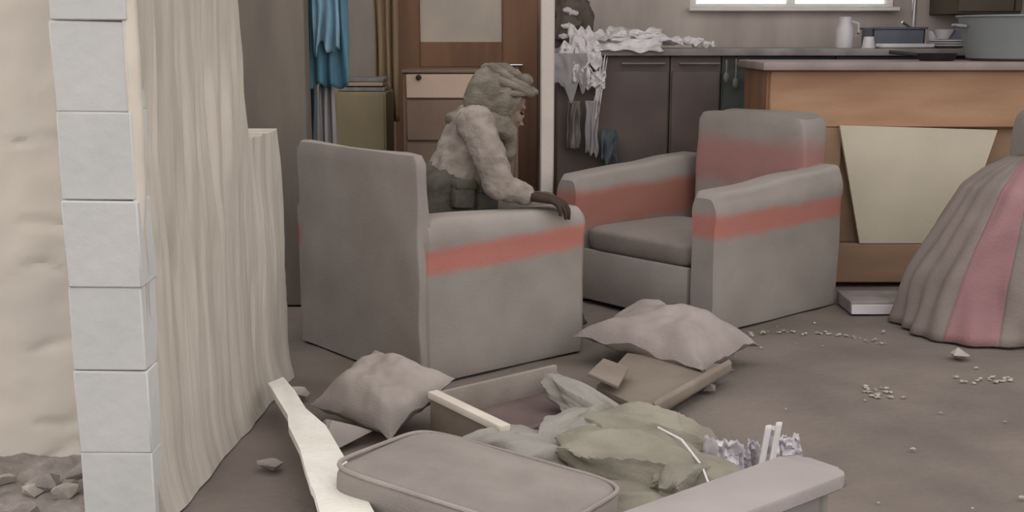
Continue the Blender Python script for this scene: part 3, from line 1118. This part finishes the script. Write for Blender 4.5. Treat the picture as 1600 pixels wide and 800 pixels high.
# ------------------------------------------------------------------ left background
t = empty('towel_rail', (-.79, 5.22, 1.52))
tag(t, 'wall rail holding the hanging towels', 'rail')
bm = BM()
tube(bm, [(-.16, 0, 0), (.12, 0, 0)], .008)
obj('bar', bm, M_RAIL, t)
for x in (-.155, -.09):
    bm = BM()
    tube(bm, [(x, 0, 0), (x, -.12, 0)], .006, 8)
    obj('bracket', bm, M_RAIL, t)
tag(hang_cloth('towel', -.945, -.865, 5.20, .66, 1.525, M_SLATE, folds=2, seed=3), 'long slate grey cloth hanging at the partition edge', 'towel')
tag(hang_cloth('towel', -.885, -.715, 5.17, .945, 1.525, M_BLUE, folds=3, amp=.018, seed=5, ragged=.03), 'teal blue towel hanging behind the occupied armchair', 'towel')
tag(hang_cloth('towel', -.86, -.745, 5.13, 1.10, 1.525, M_LBLUE, folds=3, amp=.014, seed=8, ragged=.06), 'short pale blue towel hung over the teal one', 'towel')
tag(hang_cloth('towel', -.855, -.785, 5.235, .62, 1.525, M_PALE, folds=2, seed=6), 'long pale grey cloth hanging below the teal towel', 'towel')
tag(hang_cloth('curtain', -.75, -.62, 6.45, .70, 2.2, M_GOLD, folds=3, amp=.02, seed=12), 'narrow tan curtain hanging beside the brown door', 'curtain')
t = empty('khaki_cabinet', (-.775, 6.2, 0))
tag(t, 'low khaki cabinet between the towels and the tan curtain', 'cabinet')
boxobj('body', (-.13, .13, -.2, .2, 0, .88), M_OLIVE, t, bev=.006)
boxobj('door', (-.122, .122, -.215, -.2, .05, .87), M_OLIVE, t, bev=.004)
for i, (z, w) in enumerate(((.882, .12), (.908, .11), (.930, .115))):
    tag(boxobj('folded_paper', (-.775 - w, -.775 + w, 6.06, 6.3, z, z + .02), M_PALE if i != 1 else M_CHESTP, bev=.003),
        ('bottom pale bundle of the stack on the khaki cabinet', 'middle tan bundle of the stack on the khaki cabinet', 'top pale bundle of the stack on the khaki cabinet')[i], 'paper bundle', 'folded bundles on the khaki cabinet')
t = empty('chest_of_drawers', (-.25, 5.92, 0))
tag(t, 'umber chest with one pale drawer front behind the person', 'chest')
boxobj('body', (-.28, .28, -.21, .21, 0, .985), M_CHEST, t, bev=.006)
boxobj('top_board', (-.285, .285, -.225, .215, .985, 1.003), M_CHEST, t, bev=.004)
q = boxobj('drawer', (-.262, .262, -.228, -.21, .865, .98), M_CHESTP, t, bev=.004)
q['label'] = 'pale drawer front'
bm = BM()
bmesh.ops.create_icosphere(bm, subdivisions=2, radius=.014, matrix=Matrix.Translation((-.2, -.238, .965)))
obj('knob', bm, M_SHOE, q)
for z in (.45, .66):
    q = boxobj('drawer', (-.262, .262, -.226, -.21, z, z + .195), M_CHEST, t, bev=.004)
    bm = BM()
    bmesh.ops.create_icosphere(bm, subdivisions=2, radius=.012, matrix=Matrix.Translation((0, -.236, z + .1)))
    obj('knob', bm, M_RAIL, q)

# ------------------------------------------------------------------ kitchen
def kcab(x0, x1, m, label, rail):
    t = empty('kitchen_cabinet', ((x0 + x1) / 2, 6.5, 0))
    tag(t, label, 'cabinet')
    h = (x1 - x0) / 2
    boxobj('body', (-h, h, -.28, .3, .08, 1.058), m, t, bev=.003)
    boxobj('plinth', (-h, h, -.24, .28, 0, .08), M_PAN, t, bev=.002)
    q = boxobj('door', (-h + .008, h - .008, -.298, -.28, .1, .98), m, t, bev=.004)
    bm = BM()
    tube(bm, [(-h * rail, -.32, 1.02), (h * .9, -.32, 1.02)], .007, 8)
    for x in (-h * rail + .02, h * .9 - .02):
        tube(bm, [(x, -.32, 1.02), (x, -.28, 1.02)], .005, 8)
    obj('handle', bm, M_RAIL, q)
    return t


kcab(.23, .83, M_KDARK, 'dark brown kitchen cabinet under the torn white sheet', -.15)
kcab(.835, 1.10, M_KDARK, 'narrow dark brown cabinet behind the empty armchair', .7)
kcab(1.105, 1.70, M_KGREEN, 'dark green cabinet half behind the orange sideboard', .8)
kcab(1.705, 2.9, M_KDARK, 'wide dark brown cabinet under the sink', .8)
bm = BM()
box(bm, .215, 2.95, 6.17, 6.84, 1.06, 1.098, .006, 2)
tag(obj('kitchen_worktop', bm, M_KTOP), 'long grey stone worktop along the kitchen wall', 'worktop')

# torn white sheet heaped on the counter and spilling over its front
t = empty('torn_sheet', (.6, 6.3, 1.1))
tag(t, 'torn white sheeting heaped on the worktop and spilling over its front', 'sheeting')
FL = [(-.10, -.02, .06, .24, .07, 0), (.05, .0, .07, .30, .06, 5), (.16, -.05, .055, .30, .05, -4), (.30, 0, .035, .22, .045, 3), (.42, .02, .02, .12, .03, 0),
      (-.24, -.1, .03, .13, .10, 60), (-.28, -.14, -.04, .14, .10, 80), (-.19, -.15, -.03, .11, .08, 70), (-.24, -.17, -.12, .09, .08, 75), (-.17, -.17, -.16, .11, .06, 85), (-.15, -.17, -.24, .035, .16, 88), (.0, -.13, .01, .36, .05, 20)]
for i, (x, y, z, w_, h_, tilt) in enumerate(FL):
    bm = BM()
    rr = random.Random(60 + i)

    def fl(u, v, w_=w_, h_=h_, i=i):
        e = .22 * nz((u * 5, v * 5, i), 1, 3)
        px = (u - .5) * w_ * (1 + e)
        py = (v - .5) * h_ * (1.2 + 1.2 * nz((u * 4, 0, i), 1, 7)) * 1.4
        return (px, py, .024 * nz((u * 4, v * 4, i * 3.1), 1.4, 1) + .012 * nz((u * 9, v * 9, i), 1, 2))
    grid(bm, 16, 10, fl)
    o = solid(obj('flap', bm, M_PAPER, t), .004)
    o.location = (x, y, z)
    o.rotation_euler = (math.radians(tilt if abs(tilt) > 30 else tilt + 20), math.radians(rr.uniform(-10, 10)), math.radians(rr.uniform(-14, 14)))
for i, (x, y, z, r, m, lab) in enumerate(((.33, 6.55, 1.19, .10, M_KDARK, 'dark mottled sack standing on the worktop behind the white post'),)):
    bm = BM()
    crumple(bm, TRS((0, 0, .12), s=(.115, .10, .17)), .3, 1.8, 31, sub=4, flat=-.8)
    o = tag(obj('sack', bm, M_KDARK, loc=(x, y, 1.10)), lab, 'sack')
    for k, (dx, dz) in enumerate(((-.03, .20), (.0, .185), (-.035, .115), (-.05, .06))):
        bm = BM()
        crumple(bm, TRS((dx, -.115, dz), s=(.026, .012, .014)), .5, 2, 50 + k, sub=2)
        obj('label_scrap', bm, M_PAPER, o)
tag(hang_cloth('rag', .215, .385, 6.12, .90, 1.075, M_PALE, folds=1.5, amp=.01, seed=16, ragged=.10), 'pale cloth draped over the left end of the worktop', 'rag')
tag(hang_cloth('rag', .29, .355, 6.12, .58, .83, M_RAIL, folds=1.5, amp=.012, seed=17), 'left hanging grey rag on the dark cabinet front', 'rag')
tag(hang_cloth('rag', .385, .45, 6.12, .56, .83, M_PALE, folds=1.5, amp=.012, seed=18, ragged=.05), 'right hanging grey rag on the dark cabinet front', 'rag')
tag(hang_cloth('rag', .47, .55, 6.12, .52, .68, M_SLATE, folds=1.5, amp=.012, seed=19, ragged=.05), 'dark blue grey rag low on the dark cabinet front', 'rag')
for k, (x, z0, z1) in enumerate(((1.12, .93, 1.04), (1.17, .90, 1.045), (1.23, .93, 1.045))):
    bm = BM()
    tube(bm, [(x, 6.17, z1), (x, 6.165, z0 + .04)], .006, 8)
    cushion(bm, .016, .006, .03, TRS((x, 6.165, z0 + .02)), e1=1, e2=1, amp=0, n=14, m=8)
    tag(obj('kitchen_spoon', bm, M_RAIL), ('first', 'middle', 'last')[k] + ' from the left of three metal spoons hanging on the dark green cabinet', 'spoon', 'spoons hanging on the green cabinet')

# things on the sink worktop
def lobj(name, prof, m, loc, label, cat, group=None, n=28, parent=None):
    bm = BM()
    lathe(bm, prof, n)
    o = obj(name, bm, m, parent, loc=loc)
    if label:
        tag(o, label, cat, group)
    return o


ZT = 1.099
bm = BM()
box(bm, -.13, .13, -.06, .06, 0, .012, .005)
box(bm, -.135, .135, -.065, -.055, .004, .024, .003)
box(bm, -.135, .135, .055, .065, .004, .024, .003)
tag(obj('tray', bm, M_CHINA, loc=(2.07, 6.25, ZT)), 'narrow white tray in front of the dish tub', 'tray')
o = lobj('jug', [(0, 0), (.045, 0), (.048, .02), (.046, .10), (.032, .135), (.034, .165), (.028, .165), (.026, .135), (.04, .10), (.042, .012), (0, .01)], M_CHINA, (1.80, 6.42, ZT), 'pale plastic jug left of the dish tub', 'jug')
bm = BM()
tube(bm, [(.032, 0, .14), (.07, 0, .13), (.075, 0, .08), (.045, 0, .05)], .007, 8)
obj('handle', bm, M_CHINA, o)
bm = BM()
box(bm, -.14, .14, -.1, .1, 0, .012, .005)
for q in ((-.14, -.128, -.1, .1, 0, .11), (.128, .14, -.1, .1, 0, .11), (-.14, .14, -.1, -.088, 0, .11), (-.14, .14, .088, .1, 0, .11), (-.152, .152, -.112, -.1, .098, .11), (-.152, .152, .1, .112, .098, .11)):
    box(bm, *q, bev=.004)
tag(obj('dish_tub', bm, M_TUB, loc=(2.06, 6.42, ZT)), 'blue grey plastic dish tub on the sink worktop', 'tub')
lobj('cup', [(0, .06), (.026, .06), (.036, .0), (.033, 0), (.023, .055), (0, .056)], M_CHINA, (1.895, 6.30, ZT), 'small upturned white cup before the dish tub', 'cup')
bm = BM()
tube(bm, [(0, 0, 0), (0, 0, .30)] + [(0, -.06 + .06 * math.cos(a), .30 + .06 * math.sin(a)) for a in [PI * k / 8 for k in range(1, 9)]] + [(0, -.12, .27)], .013, 12)
o = tag(obj('faucet', bm, M_CHROME, loc=(2.235, 6.62, ZT)), 'tall chrome faucet behind the dish tub', 'faucet')
bm = BM()
lathe(bm, [(0, 0), (.03, 0), (.03, .015), (.016, .03), (0, .03)])
obj('base', bm, M_CHROME, o)
bm = BM()
tube(bm, [(0, 0, .10), (-.07, -.02, .14)], .008, 8)
obj('lever', bm, M_CHROME, o)
for k in range(3):
    lobj('plate', [(0, 0), (.06, 0), (.11, .014), (.108, .018), (.06, .006), (0, .006)], M_CHINA, (2.34, 6.36, ZT + .012 * k),
         ('bottom white plate of the stack beside the dish tub', 'middle white plate of the stack beside the dish tub', 'top white plate of the stack beside the dish tub')[k], 'plate', 'plates stacked beside the dish tub')
lobj('bowl', [(0, 0), (.03, 0), (.06, .05), (.057, .05), (.028, .006), (0, .006)], M_CHINA, (2.31, 6.36, ZT + .048), 'white bowl standing on the stack of plates', 'bowl')
lobj('bowl', [(0, .06), (.03, .06), (.062, .0), (.059, 0), (.028, .054), (0, .054)], M_TUB, (2.40, 6.34, ZT + .048), 'upturned blue grey bowl on the stack of plates', 'bowl')
lobj('cup', [(0, .09), (.026, .09), (.036, .0), (.033, 0), (.023, .085), (0, .085)], M_CHINA, (2.33, 6.56, ZT), 'tall upturned white cup behind the stack of plates', 'cup')
t = empty('wall_cupboard', (2.57, 6.62, 1.28))
tag(t, 'brown wall cupboard above the big grey pot', 'cupboard')
boxobj('body', (-.175, .175, -.2, .22, 0, .7), M_CUPB, t, bev=.004)
for x0, x1 in ((-.172, .13), (.135, .172)):
    boxobj('door', (x0, x1, -.215, -.2, .012, .69), M_CUPB, t, bev=.004)

# ------------------------------------------------------------------ orange sideboard
t = empty('sideboard', (1.185, 5.40, 0))
tag(t, 'orange wooden sideboard with cream board, holding the big grey pot', 'sideboard')
boxobj('top_rail', (.0, 1.95, 0, .03, .745, 1.005), M_ORANGE, t, bev=.006)['label'] = 'orange top rail'
boxobj('side_panel', (-.012, .012, .02, .55, 0, 1.005), M_DOORW, t, bev=.004)
boxobj('side_panel', (1.94, 1.964, .02, .55, 0, 1.005), M_DOORW, t, bev=.004)
boxobj('stile', (.012, .34, .002, .028, .2, .745), M_ORANGE2, t, bev=.004)
boxobj('stile', (1.5, 1.94, .002, .028, .2, .745), M_ORANGE2, t, bev=.004)
boxobj('back_panel', (.34, 1.5, .05, .07, .2, .745), M_ORANGE2, t, bev=.004)
boxobj('bottom_rail', (.0, 1.95, -.03, .03, .02, .205), M_ORANGE2, t, bev=.006)
bm = BM()
vs = []
for y in (-.030, -.006):
    for (x, z) in ((1.479, .757), (2.205, .735), (2.06, .208), (1.60, .208)):
        vs.append(bm.verts.new((x - 1.16, y + (0 if z < .5 else .0), z)))
for f in ((0, 1, 2, 3), (4, 5, 6, 7), (0, 1, 5, 4), (1, 2, 6, 5), (2, 3, 7, 6), (3, 0, 4, 7)):
    bm.faces.new([vs[i] for i in f])
tag(obj('tapered_board', bm, M_PANEL, smooth=False, loc=(1.185, 5.40, 0)), 'cream tapered board leaning on the front of the orange sideboard', 'board')
bm = BM()
box(bm, 1.14, 3.17, 5.355, 5.97, 1.006, 1.045, .008, 2)
tag(obj('sideboard_worktop', bm, M_TOP), 'pinkish worktop slab lying on the orange sideboard', 'worktop')
prof = [(0, 0), (.20, 0), (.225, .012), (.262, .17), (.272, .20), (.282, .204), (.282, .212), (.268, .212), (.255, .17), (.216, .02), (0, .012)]
o = lobj('pot', prof, M_POT, (2.41, 5.66, 1.046), 'big grey enamel basin on the sideboard worktop', 'pot', n=48)
for s in (-1, 1):
    bm = BM()
    tube(bm, [(s * .262, -.05, .16), (s * .30, -.03, .165), (s * .30, .03, .165), (s * .262, .05, .16)], .008, 8)
    obj('handle', bm, M_POT, o)
o = lobj('frying_pan', [(0, 0), (.075, 0), (.095, .035), (.091, .035), (.072, .006), (0, .006)], M_PAN, (2.01, 5.6, 1.046), 'black frying pan beside the big grey basin', 'pan')
bm = BM()
tube(bm, [(-.09, 0, .028), (-.22, .02, .04)], .009, 8)
obj('handle', bm, M_PAN, o)
